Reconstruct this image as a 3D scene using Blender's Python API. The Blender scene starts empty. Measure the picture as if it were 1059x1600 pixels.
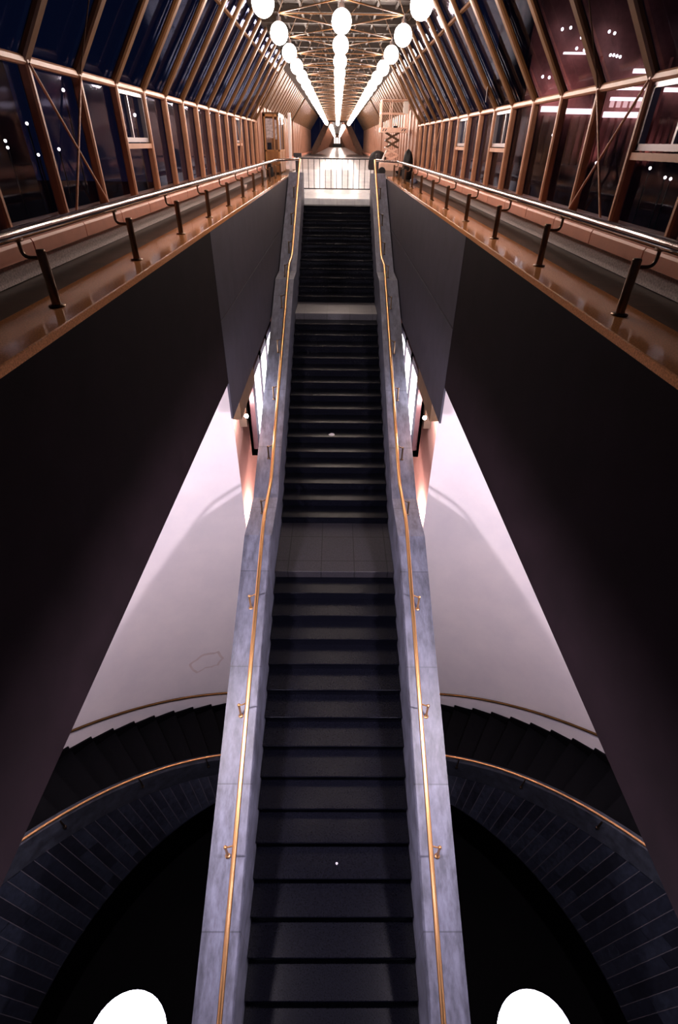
import bpy, math, random
from mathutils import Vector, Matrix
random.seed(7)
S = bpy.context.scene
COL = S.collection
PI = math.pi

# ------------------------------------------------------------------ camera
def make_camera():
    p, yaw, roll, f = 0.6367, 0.0121, 0.0149, 779.89
    cy, sy = math.cos(yaw), math.sin(yaw)
    F = Vector((sy * math.cos(p), cy * math.cos(p), -math.sin(p)))
    R = Vector((cy, -sy, 0))
    D = F.cross(R)
    c, s = math.cos(roll), math.sin(roll)
    R2 = R * c - D * s
    D2 = R * s + D * c
    cam = bpy.data.cameras.new('camera')
    o = bpy.data.objects.new('camera', cam)
    COL.objects.link(o)
    o.matrix_world = Matrix(((R2.x, -D2.x, -F.x, -0.0157), (R2.y, -D2.y, -F.y, 0), (R2.z, -D2.z, -F.z, 0), (0, 0, 0, 1)))
    cam.sensor_fit = 'VERTICAL'
    cam.sensor_height = 36
    cam.sensor_width = 24
    cam.lens = f / 1600 * 36
    cam.clip_start = 0.05
    cam.clip_end = 800
    S.camera = o
make_camera()

# ------------------------------------------------------------------ world, exposure
S.view_settings.view_transform = 'Standard'
S.view_settings.look = 'None'
S.view_settings.gamma = 1
S.view_settings.use_curve_mapping = False
S.view_settings.exposure = 0.0
W = bpy.data.worlds.new('night')
S.world = W
W.use_nodes = True
bg = W.node_tree.nodes['Background']
bg.inputs[0].default_value = (0.05, 0.09, 0.32, 1)
bg.inputs[1].default_value = 0.035
S.cycles.max_bounces = 6
S.cycles.diffuse_bounces = 3
S.cycles.glossy_bounces = 3
S.cycles.transparent_max_bounces = 24
S.cycles.sample_clamp_indirect = 4.0
S.cycles.caustics_reflective = False
S.cycles.caustics_refractive = False

TOP_LAMP = 72.0        # radiance of the ceiling globes
TOP_COL = (1.0, 0.80, 0.70)
POST_LAMP = 26.0      # radiance of the tall post globes over the stair foot
POST_COL = (0.80, 0.74, 1.0)
HALL_LAMP = 2500.0      # radiance of the unseen globes added under the lower hall's soffit
HALL_COL = (1.0, 0.86, 0.93)

# ------------------------------------------------------------------ materials
MATS = {}
def mat(name, col, rough=0.6, metal=0.0, var=0.0, scale=8.0, emit=None, es=0.0, bump=0.0, spec=0.5, stretch=None, col2=None):
    if name in MATS:
        return MATS[name]
    m = bpy.data.materials.new(name)
    MATS[name] = m
    m.use_nodes = True
    nt = m.node_tree
    b = nt.nodes['Principled BSDF']
    b.inputs['Base Color'].default_value = (*col, 1)
    b.inputs['Roughness'].default_value = rough
    b.inputs['Metallic'].default_value = metal
    b.inputs['Specular IOR Level'].default_value = spec
    if emit:
        b.inputs['Emission Color'].default_value = (*emit, 1)
        b.inputs['Emission Strength'].default_value = es
    if var > 0 or bump > 0:
        tc = nt.nodes.new('ShaderNodeTexCoord')
        mp = nt.nodes.new('ShaderNodeMapping')
        if stretch:
            mp.inputs['Scale'].default_value = stretch
        nt.links.new(tc.outputs['Object'], mp.inputs[0])
        n = nt.nodes.new('ShaderNodeTexNoise')
        n.inputs['Scale'].default_value = scale
        n.inputs['Detail'].default_value = 6
        n.inputs['Roughness'].default_value = 0.65
        nt.links.new(mp.outputs[0], n.inputs['Vector'])
        if var > 0:
            r = nt.nodes.new('ShaderNodeValToRGB')
            e = r.color_ramp.elements
            c2 = col2 or tuple(min(1, c * (1 + var)) for c in col)
            e[0].position = 0.33
            e[1].position = 0.67
            e[0].color = (*[c * (1 - var) for c in col], 1)
            e[1].color = (*c2, 1)
            nt.links.new(n.outputs['Fac'], r.inputs[0])
            nt.links.new(r.outputs[0], b.inputs['Base Color'])
        if bump > 0:
            bp = nt.nodes.new('ShaderNodeBump')
            bp.inputs['Strength'].default_value = bump
            bp.inputs['Distance'].default_value = 0.02
            nt.links.new(n.outputs['Fac'], bp.inputs['Height'])
            nt.links.new(bp.outputs[0], b.inputs['Normal'])
    return m

def joints(m, axis_scale, width, dark, offset=(0, 0, 0), brick=False):
    """thin dark joints between slabs, laid over a material's colour"""
    nt = m.node_tree
    b = nt.nodes['Principled BSDF']
    tc = nt.nodes.new('ShaderNodeTexCoord')
    mp = nt.nodes.new('ShaderNodeMapping')
    mp.inputs['Location'].default_value = offset
    mp.inputs['Rotation'].default_value = axis_scale
    nt.links.new(tc.outputs['Object'], mp.inputs[0])
    bt = nt.nodes.new('ShaderNodeTexBrick')
    bt.inputs['Scale'].default_value = 1.0
    bt.inputs['Mortar Size'].default_value = width
    bt.inputs['Brick Width'].default_value = brick[0]
    bt.inputs['Row Height'].default_value = brick[1]
    bt.inputs['Mortar Smooth'].default_value = 0
    bt.offset = brick[2]
    bt.inputs['Color1'].default_value = (1, 1, 1, 1)
    bt.inputs['Color2'].default_value = (*[brick[3]] * 3, 1)
    bt.inputs['Mortar'].default_value = (*[dark] * 3, 1)
    nt.links.new(mp.outputs[0], bt.inputs['Vector'])
    mx = nt.nodes.new('ShaderNodeMix')
    mx.data_type = 'RGBA'
    mx.blend_type = 'MULTIPLY'
    mx.inputs[0].default_value = 1
    src = b.inputs['Base Color']
    if src.is_linked:
        nt.links.new(src.links[0].from_socket, mx.inputs[6])
    else:
        mx.inputs[6].default_value = src.default_value
    nt.links.new(bt.outputs['Color'], mx.inputs[7])
    nt.links.new(mx.outputs[2], b.inputs['Base Color'])
    return m

def glass_mat(name, tint, refl):
    m = bpy.data.materials.new(name)
    MATS[name] = m
    m.use_nodes = True
    nt = m.node_tree
    nt.nodes.clear()
    out = nt.nodes.new('ShaderNodeOutputMaterial')
    t = nt.nodes.new('ShaderNodeBsdfTransparent')
    t.inputs[0].default_value = (*tint, 1)
    g = nt.nodes.new('ShaderNodeBsdfGlossy')
    g.inputs['Roughness'].default_value = 0.05
    g.inputs['Color'].default_value = (0.75, 0.8, 1.0, 1)
    fr = nt.nodes.new('ShaderNodeFresnel')
    fr.inputs[0].default_value = refl
    mx = nt.nodes.new('ShaderNodeMixShader')
    ge = nt.nodes.new('ShaderNodeNewGeometry')
    inv = nt.nodes.new('ShaderNodeMath')
    inv.operation = 'SUBTRACT'
    inv.inputs[0].default_value = 1
    nt.links.new(ge.outputs['Backfacing'], inv.inputs[1])
    mu = nt.nodes.new('ShaderNodeMath')
    mu.operation = 'MULTIPLY'
    nt.links.new(fr.outputs[0], mu.inputs[0])
    nt.links.new(inv.outputs[0], mu.inputs[1])
    nt.links.new(mu.outputs[0], mx.inputs[0])
    nt.links.new(t.outputs[0], mx.inputs[1])
    nt.links.new(g.outputs[0], mx.inputs[2])
    nt.links.new(mx.outputs[0], out.inputs[0])
    return m

def emis(name, col, s):
    m = bpy.data.materials.new(name)
    MATS[name] = m
    m.use_nodes = True
    nt = m.node_tree
    nt.nodes.clear()
    out = nt.nodes.new('ShaderNodeOutputMaterial')
    e = nt.nodes.new('ShaderNodeEmission')
    e.inputs[0].default_value = (*col, 1)
    e.inputs[1].default_value = s
    nt.links.new(e.outputs[0], out.inputs[0])
    return m

M_RAFT = mat('tan_rafter_paint', (0.165, 0.072, 0.022), 0.45, var=0.15, scale=5)  # browner and darker than the cream posts
M_PAINT = mat('cream_steel_paint', (0.58, 0.29, 0.17), 0.42, var=0.12, scale=5)
M_ROOF = mat('roof_sheet', (0.018, 0.009, 0.004), 0.6, var=0.3, scale=3)
M_CLAD = mat('ribbed_cladding', (0.38, 0.185, 0.115), 0.5, var=0.15, scale=4)
M_CASING = mat('radiator_casing', (0.78, 0.36, 0.25), 0.5, var=0.06, scale=6)
M_PLINTH = mat('grey_granite_plinth', (0.62, 0.54, 0.52), 0.6, var=0.4, scale=60)
M_GRANITE = mat('tan_polished_granite', (0.62, 0.27, 0.11), 0.09, var=0.35, scale=90)
M_DECK = joints(mat('dark_deck_tile', (0.055, 0.032, 0.020), 0.35, var=0.5, scale=5, spec=0.25), (0, 0, 0), 0.012, 0.4, brick=(0.6, 0.6, 0.0, 0.7))
M_FARFLOOR = joints(mat('pale_floor_slab', (0.84, 0.87, 0.95), 0.26, var=0.12, scale=4), (0, 0, 0), 0.006, 0.7, brick=(0.6, 0.6, 0.0, 0.92))
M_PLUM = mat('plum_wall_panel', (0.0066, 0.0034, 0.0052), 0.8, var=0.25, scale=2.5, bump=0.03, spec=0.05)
M_GREYWALL = mat('slate_wall_panel', (0.029, 0.026, 0.040), 0.65, var=0.18, scale=3, bump=0.05, spec=0.25)
M_WHITE = mat('white_plaster', (0.70, 0.65, 0.70), 0.8, var=0.05, scale=0.9, bump=0.03, spec=0.1, col2=(0.75, 0.69, 0.72))
M_PINK = mat('passage_plaster', (0.62, 0.40, 0.36), 0.6, var=0.05, scale=2)
M_TREAD = mat('dark_granite_tread', (0.0028, 0.0030, 0.0058), 0.22, var=0.5, scale=70, spec=0.12)
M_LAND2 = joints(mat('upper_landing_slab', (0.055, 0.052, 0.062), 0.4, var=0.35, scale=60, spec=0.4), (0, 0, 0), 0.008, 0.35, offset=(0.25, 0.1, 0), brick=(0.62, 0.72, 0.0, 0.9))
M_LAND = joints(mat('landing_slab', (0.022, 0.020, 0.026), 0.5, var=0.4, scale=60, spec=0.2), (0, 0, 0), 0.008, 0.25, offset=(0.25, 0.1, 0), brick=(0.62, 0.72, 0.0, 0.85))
M_CURB = joints(mat('grey_granite_curb', (0.098, 0.102, 0.146), 0.5, var=0.45, scale=3.5, stretch=(3, 1, 1)), (0, 0, PI / 2), 0.008, 0.5, brick=(1.45, 40.0, 0.0, 0.8), offset=(0.4, 20, 0))
M_BRASS = mat('polished_brass', (0.95, 0.52, 0.22), 0.30, 1.0)
M_BRONZE = mat('dark_bronze', (0.22, 0.15, 0.10), 0.3, 1.0)
M_STEEL = mat('dark_polished_steel', (0.34, 0.29, 0.28), 0.14, 1.0)
M_BLACK = mat('black_steel', (0.012, 0.012, 0.018), 0.4)
M_GLASS = glass_mat('window_glass', (0.84, 0.87, 0.95), 1.28)
M_ALU = mat('silver_aluminium', (0.55, 0.52, 0.55), 0.35, 0.6)
M_LAMP = emis('globe_glow', TOP_COL, TOP_LAMP)
M_LAMPFAR = emis('far_globe_glow', TOP_COL, 22.0)
M_HALL = emis('hall_globe_glow', HALL_COL, HALL_LAMP)
M_POST = emis('post_globe_glow', POST_COL, POST_LAMP)
M_STONE = mat('dark_stair_stone', (0.0025, 0.0025, 0.0035), 0.6, var=0.4, scale=30, spec=0.05)
M_COPING = mat('blue_grey_coping', (0.022, 0.025, 0.036), 0.5, var=0.5, scale=5, spec=0.3)
M_VOID = mat('black_stone_floor', (0.0015, 0.0015, 0.002), 0.8, spec=0.05)
M_WOOD = mat('varnished_wood', (0.42, 0.20, 0.07), 0.4, var=0.25, scale=6, stretch=(1, 1, 0.1))
M_ORANGE = mat('lift_paint', (0.90, 0.60, 0.47), 0.4, var=0.08, scale=8)
M_RUBBER = mat('black_rubber', (0.006, 0.006, 0.008), 0.7, var=0.3, scale=20)
M_BEAM = mat('brown_beam', (0.10, 0.05, 0.02), 0.5, var=0.3, scale=5)
M_LBOX = emis('lightbox_panel', (1.0, 0.93, 0.97), 7.0)
M_LBFRAME = mat('lightbox_frame', (0.16, 0.10, 0.12), 0.35, 0.4)

# ------------------------------------------------------------------ mesh builder
class MB:
    def __init__(s):
        s.v, s.f, s.sm, s.mi = [], [], [], []
    def quad(s, pts, smooth=False, mi=0):
        n = len(s.v)
        s.v += [tuple(p) for p in pts]
        s.f.append(tuple(range(n, n + len(pts))))
        s.sm.append(smooth)
        s.mi.append(mi)
        return s
    def add(s, vs, fs, smooth=False, mi=0):
        n = len(s.v)
        s.v += [tuple(v) for v in vs]
        for f in fs:
            s.f.append(tuple(i + n for i in f))
            s.sm.append(smooth)
            s.mi.append(mi)
        return s
    def box(s, x0, x1, y0, y1, z0, z1, mi=0):
        vs = [(x, y, z) for z in (z0, z1) for y in (y0, y1) for x in (x0, x1)]
        return s.add(vs, [(0, 2, 3, 1), (4, 5, 7, 6), (0, 1, 5, 4), (2, 6, 7, 3), (0, 4, 6, 2), (1, 3, 7, 5)], mi=mi)
    def cbox(s, x0, x1, y0, y1, z0, z1, c=0.01, mi=0):
        """box with chamfered vertical and top edges"""
        def ring(x0, x1, y0, y1, z):
            return [(x0 + c, y0, z), (x1 - c, y0, z), (x1, y0 + c, z), (x1, y1 - c, z), (x1 - c, y1, z), (x0 + c, y1, z), (x0, y1 - c, z), (x0, y0 + c, z)]
        vs = ring(x0, x1, y0, y1, z0) + ring(x0, x1, y0, y1, z1 - c) + ring(x0 + c, x1 - c, y0 + c, y1 - c, z1)
        fs = [tuple(range(7, -1, -1)), tuple(range(16, 24))]
        for r in (0, 8):
            for i in range(8):
                j = (i + 1) % 8
                fs.append((r + i, r + j, r + 8 + j, r + 8 + i))
        return s.add(vs, fs, mi=mi)
    def bar(s, p, q, w, h, up=(0, 0, 1), c=0.0, mi=0):
        """rectangular bar from p to q, w across, h along `up`"""
        p, q = Vector(p), Vector(q)
        d = (q - p).normalized()
        side = d.cross(Vector(up)).normalized()
        u = side.cross(d).normalized()
        c = min(c, w * .45, h * .45)
        if c > 0:
            sec = [(-w / 2 + c, -h / 2), (w / 2 - c, -h / 2), (w / 2, -h / 2 + c), (w / 2, h / 2 - c), (w / 2 - c, h / 2), (-w / 2 + c, h / 2), (-w / 2, h / 2 - c), (-w / 2, -h / 2 + c)]
        else:
            sec = [(-w / 2, -h / 2), (w / 2, -h / 2), (w / 2, h / 2), (-w / 2, h / 2)]
        n = len(sec)
        vs = [e + side * a + u * b for e in (p, q) for a, b in sec]
        fs = [tuple(range(n - 1, -1, -1)), tuple(range(n, 2 * n))] + [(i, (i + 1) % n, n + (i + 1) % n, n + i) for i in range(n)]
        return s.add(vs, fs, mi=mi)
    def tube(s, pts, r, n=10, mi=0, caps=True):
        pts = [Vector(p) for p in pts]
        rs = r if isinstance(r, (list, tuple)) else [r] * len(pts)
        vs = []
        prev = None
        for i, p in enumerate(pts):
            a = pts[max(i - 1, 0)]
            b = pts[min(i + 1, len(pts) - 1)]
            t = (b - a).normalized()
            if prev is None:
                ref = Vector((0, 0, 1)) if abs(t.z) < 0.9 else Vector((1, 0, 0))
                u = t.cross(ref).normalized()
            else:
                u = (prev - t * prev.dot(t)).normalized()
            prev = u
            w = t.cross(u)
            k = 1.0
            if 0 < i < len(pts) - 1:
                d1 = (p - a).normalized()
                k = 1 / max(0.6, math.sqrt(max(0.01, (1 + d1.dot((b - p).normalized())) / 2)))
            for j in range(n):
                g = 2 * PI * j / n
                vs.append(p + (u * math.cos(g) + w * math.sin(g)) * rs[i] * k)
        fs = []
        for i in range(len(pts) - 1):
            for j in range(n):
                k2 = (j + 1) % n
                fs.append((i * n + j, i * n + k2, (i + 1) * n + k2, (i + 1) * n + j))
        s.add(vs, fs, True, mi)
        if caps:
            m = len(pts)
            s.add(vs[:n], [tuple(range(n - 1, -1, -1))], False, mi)
            s.add(vs[(m - 1) * n:], [tuple(range(n))], False, mi)
        return s
    def lathe(s, prof, n=16, c=(0, 0, 0), mi=0):
        c = Vector(c)
        vs = []
        for r, z in prof:
            for j in range(n):
                g = 2 * PI * j / n
                vs.append((c.x + r * math.cos(g), c.y + r * math.sin(g), c.z + z))
        fs = [(i * n + j, i * n + (j + 1) % n, (i + 1) * n + (j + 1) % n, (i + 1) * n + j) for i in range(len(prof) - 1) for j in range(n)]
        return s.add(vs, fs, True, mi)
    def sphere(s, c, r, n=20, m=12, zs=1.0, mi=0):
        prof = [(max(1e-4, r * math.sin(PI * i / m)), -r * zs * math.cos(PI * i / m)) for i in range(m + 1)]
        return s.lathe(prof, n, c, mi)
    def prism(s, poly, axis, a, b, mi=0):
        """polygon (2D) extruded along an axis from a to b; axis x: poly=(y,z), y: (x,z), z: (x,y)"""
        def P(u, v, w):
            return {'x': (w, u, v), 'y': (u, w, v), 'z': (u, v, w)}[axis]
        n = len(poly)
        vs = [P(u, v, a) for u, v in poly] + [P(u, v, b) for u, v in poly]
        fs = [tuple(range(n - 1, -1, -1)), tuple(range(n, 2 * n))] + [(i, (i + 1) % n, n + (i + 1) % n, n + i) for i in range(n)]
        return s.add(vs, fs, mi=mi)
    def strip(s, rows, smooth=True, mi=0):
        """grid of points rows[i][j] to quads"""
        m = len(rows[0])
        vs = [p for r in rows for p in r]
        fs = [(i * m + j, i * m + j + 1, (i + 1) * m + j + 1, (i + 1) * m + j) for i in range(len(rows) - 1) for j in range(m - 1)]
        return s.add(vs, fs, smooth, mi)
    def mesh(s, name, mats):
        me = bpy.data.meshes.new(name)
        me.from_pydata([tuple(v) for v in s.v], [], s.f)
        me.polygons.foreach_set('use_smooth', s.sm)
        me.polygons.foreach_set('material_index', s.mi)
        for m in (mats if isinstance(mats, (list, tuple)) else [mats]):
            me.materials.append(m)
        me.update()
        return me
    def build(s, name, mats, parent=None, loc=(0, 0, 0)):
        o = bpy.data.objects.new(name, s.mesh(name, mats))
        COL.objects.link(o)
        o.location = loc
        if parent:
            o.parent = parent
        return o

def tag(o, label=None, cat=None, group=None, kind=None):
    if label: o['label'] = label
    if cat: o['category'] = cat
    if group: o['group'] = group
    if kind: o['kind'] = kind
    return o
def struct(o, label=None, cat=None):
    return tag(o, label, cat, kind='structure')
def empty(name, loc=(0, 0, 0), rz=0):
    o = bpy.data.objects.new(name, None)
    o.empty_display_size = 0.1
    COL.objects.link(o)
    o.location = loc
    o.rotation_euler = (0, 0, rz)
    return o
def copy_tree(root, loc=None):
    r = root.copy()
    COL.objects.link(r)
    if loc is not None:
        r.location = loc
    for ch in root.children:
        c = ch.copy()
        COL.objects.link(c)
        c.parent = r
        for g in ch.children:
            d = g.copy()
            COL.objects.link(d)
            d.parent = c
    return r
ORD = 'first second third fourth fifth sixth seventh eighth ninth tenth eleventh twelfth thirteenth fourteenth fifteenth sixteenth seventeenth eighteenth nineteenth twentieth'.split()
TENS = {20: 'twenty', 30: 'thirty', 40: 'forty', 50: 'fifty'}
def ordinal(i):
    if i < 20: return ORD[i]
    n = i + 1
    t, u = n // 10 * 10, n % 10
    return (TENS[t] + '-' + ORD[u - 1]) if u else {30: 'thirtieth', 40: 'fortieth', 50: 'fiftieth'}[t]
SIDE = {-1: 'left', 1: 'right'}

# ------------------------------------------------------------------ main levels
ZD = -0.8786          # deck and ledge top
WX = 1.62             # stairwell wall
YE = 19.9             # far end of the stairwell
YT, ZT = 19.84, -1.5177
TR, RI = 0.3857, 0.1687
Y1B = YT - 12 * TR
Y1F = Y1B - 1.1644
Y2B = Y1F - 15 * TR
Y2F = Y2B - 1.4446
Z1 = ZT - 13 * RI
Z2 = Z1 - 16 * RI
KX = 2.43             # inner face of the rib posts
KZ = {-1: 0.488, 1: 0.442}
SL = 1.36
YEND = 57.0
ZR = 1.86             # roof
ROT = (0.0, 0.83)     # centre of the round lower hall

def rib_ys(sd):
    return [5.205 + 0.972 * k for k in range(-2, 15)] if sd < 0 else [5.135 + 0.957 * k for k in range(-2, 15)]

# ------------------------------------------------------------------ structure: decks, walls, roof
for sd in (-1, 1):
    a = SIDE[sd]
    b = MB()
    x0, x1 = sorted((sd * 2.02, sd * 2.62))
    b.box(x0, x1, -2, YE, ZD - 0.25, ZD - 0.004)
    x0, x1 = sorted((sd * 1.64, sd * 2.62))
    b.box(x0, x1, YE, 24.6, ZD - 0.25, ZD - 0.004)
    struct(b.build('floor_side_' + a, M_DECK), 'dark tiled side deck between %s granite ledge and glass wall' % a, 'floor')
    # granite ledge capping the stairwell wall
    b = MB()
    x0, x1 = sorted((sd * WX, sd * 2.02))
    b.cbox(x0, x1, -2, YE, ZD - 0.05, ZD, 0.006)
    struct(b.build('trim_ledge_' + a, M_GRANITE), 'polished tan granite ledge along the %s side of the stairwell' % a, 'ledge')
    # near plum panel and far slate panels of the stairwell wall
    ys = 7.2 if sd < 0 else 7.1
    x0, x1 = sorted((sd * WX, sd * (WX + 0.18)))
    b = MB()
    b.box(x0, x1, -2, ys, -2.925, ZD - 0.05)
    struct(b.build('wall_%s_near' % a, M_PLUM), 'dark plum panel of the %s stairwell wall nearest the viewer' % a, 'wall')
    b = MB()
    zs = -2.03 if sd < 0 else -2.07
    xm0, xm1 = sorted((sd * WX, sd * (WX + 0.03)))
    b.box(xm0, xm1, ys + 0.018, YE, zs + 0.012, ZD - 0.05)
    b.box(xm0, xm1, ys + 0.018, YE, -3.52, zs - 0.012)
    bx0, bx1 = sorted((sd * (WX + 0.03), sd * (WX + 0.17)))
    b.box(bx0, bx1, ys, YE, -2.92, ZD - 0.06)
    b.box(bx0, bx1, 8.9, YE, -3.50, -2.92)
    struct(b.build('wall_%s_far' % a, M_GREYWALL), 'slate grey panels of the %s stairwell wall beside the upper flight' % a, 'wall')
    # soffit over the lower hall
    b = MB()
    x0, x1 = sorted((sd * (WX + 0.18), sd * 9.0))
    b.box(x0, x1, -6, 8.2, -2.925, -2.70)
    struct(b.build('ceiling_lower_' + a, M_PLUM), 'dark ceiling of the lower hall on the %s' % a, 'ceiling')
    # plinth below the radiator casing
    b = MB()
    x0, x1 = sorted((sd * 2.40, sd * 2.62))
    b.box(x0, x1, -2, YEND, ZD, -0.722)
    struct(b.build('baseboard_' + a, M_PLINTH), 'grey granite plinth under the %s glass wall' % a, 'plinth')
    # window sill
    b = MB()
    x0, x1 = sorted((sd * 2.405, sd * 2.62))
    b.box(x0, x1, -2, 19.1, -0.605, -0.548)
    struct(b.build('trim_sill_' + a, M_PAINT), 'cream sill rail under the %s windows' % a, 'sill')
    # knee rail and high rail along the ribs
    b = MB()
    z = KZ[sd]
    b.bar((sd * (KX + 0.03), 2.5, z), (sd * (KX + 0.03), 19.05, z), 0.075, 0.06, c=0.015)
    struct(b.build('trim_knee_rail_' + a, M_PAINT), 'cream rail joining the knees of the %s ribs' % a, 'rail')
    b = MB()
    px, pz = (1.70, 1.575) if sd < 0 else (1.725, 1.505)
    b.bar((sd * px, 6, pz), (sd * px, 19.0, pz), 0.045, 0.03)
    struct(b.build('trim_high_rail_' + a, M_RAFT), 'thin brown rail high on the %s roof slope' % a, 'rail')

# deck under the camera, upper landing, ramp, far floor
b = MB(); b.box(-2.62, 2.62, -3, -0.12, ZD - 0.3, ZD)
struct(b.build('floor_near', M_DECK), 'deck the viewer stands on', 'floor')
b = MB()
b.box(-1.62, 1.62, YT, 22.4, ZT - 0.3, ZT)
b.add([(-1.62, 22.4, ZT), (1.62, 22.4, ZT), (1.62, 24.6, ZD), (-1.62, 24.6, ZD), (-1.62, 22.4, ZT - .3), (1.62, 22.4, ZT - .3), (1.62, 24.6, ZD - .3), (-1.62, 24.6, ZD - .3)], [(0, 1, 2, 3), (4, 7, 6, 5), (0, 3, 7, 4), (1, 5, 6, 2), (0, 4, 5, 1), (2, 6, 7, 3)])
struct(b.build('floor_landing', M_FARFLOOR), 'bright pale floor at the head of the stairs behind the gate', 'floor')
b = MB(); b.box(-2.62, 2.62, 24.6, 160, ZD - 0.3, ZD)
struct(b.build('floor_far', M_FARFLOOR), 'pale shiny floor of the bridge receding to the far end', 'floor')
for sd in (-1, 1):
    b = MB()
    x0, x1 = sorted((sd * 1.62, sd * 1.66))
    b.box(x0, x1, YE, 24.6, ZT - 0.3, ZD)
    struct(b.build('wall_ramp_' + SIDE[sd], M_FARFLOOR), 'low pale side wall of the ramp on the %s' % SIDE[sd], 'wall')

# roof
b = MB()
rx = KX - (ZR - 0.465) / SL + 0.02
b.box(-rx - 0.12, rx + 0.12, 2, 19.1, ZR, ZR + 0.06)
b.box(-1.95, 1.95, 19.1, YEND + .3, ZR, ZR + 0.06)
y = 6.0
while y < 50:
    b.box(-rx, rx, y, y + 0.07, ZR - 0.09, ZR)
    y += 0.965
for i in range(9):
    xx = -1.28 + 0.32 * i
    b.box(xx - 0.02, xx + 0.02, 4, 50, ZR - 0.045, ZR)
struct(b.build('ceiling', M_ROOF), 'dark brown roof above the lattice of thin rods', 'ceiling')

# far walls: ribbed cladding beyond the glazed bays
KF = 0.90
for sd in (-1, 1):
    b = MB()
    y = 19.05
    i = 0
    while y < YEND:
        w = 0.30
        if not (33.4 < y < 34.3):
            d = 0.0 if i % 3 else -0.03
            x0, x1 = sorted((sd * (KX + d), sd * (KX + 0.1)))
            b.box(x0, x1, y, y + w - 0.03, ZD, KF)
            xt = KX - (ZR - KF) / SL * 1.0
            px0, px1 = sd * (KX + d), sd * (xt + d)
            b.bar((px0 + sd * 0.03, y + 0.13, KF), (sd * (KX - (ZR - KF) / SL + d + 0.03), y + 0.13, ZR), w - 0.10 if i % 3 else 0.12, 0.05, up=(-sd, 0, 0.7), mi=2)
        y += w
        i += 1
    x0, x1 = sorted((sd * (KX + 0.1), sd * (KX + 0.14)))
    b.box(x0, x1, 19.05, 33.4, ZD, KF, mi=1)
    b.box(x0, x1, 34.3, YEND, ZD, KF, mi=1)
    b.bar((sd * (KX + 0.1), 19.05, KF + 0.02), (sd * (KX + 0.1), YEND, KF + 0.02), 0.06, 0.06)
    struct(b.build('wall_%s_clad' % SIDE[sd], [M_CLAD, M_BEAM, M_RAFT]), 'pinkish ribbed cladding far along the %s wall' % SIDE[sd], 'wall')
    b = MB()
    q0 = Vector((sd * (KX + 0.12), 19.05, KF)); q1 = Vector((sd * (KX + 0.12 - (ZR - KF) / SL), 19.05, ZR))
    b.quad([q0, q1, q1 + Vector((0, YEND - 19.05, 0)), q0 + Vector((0, YEND - 19.05, 0))])
    b.quad([q0 + Vector((sd * .05, 0, .04)), q1 + Vector((sd * .05, 0, .04)), q1 + Vector((sd * .05, YEND - 19.05, .04)), q0 + Vector((sd * .05, YEND - 19.05, .04))])
    struct(b.build('wall_%s_slope' % SIDE[sd], M_BEAM), 'brown sloping cladding far along the %s side' % SIDE[sd], 'wall')

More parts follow.
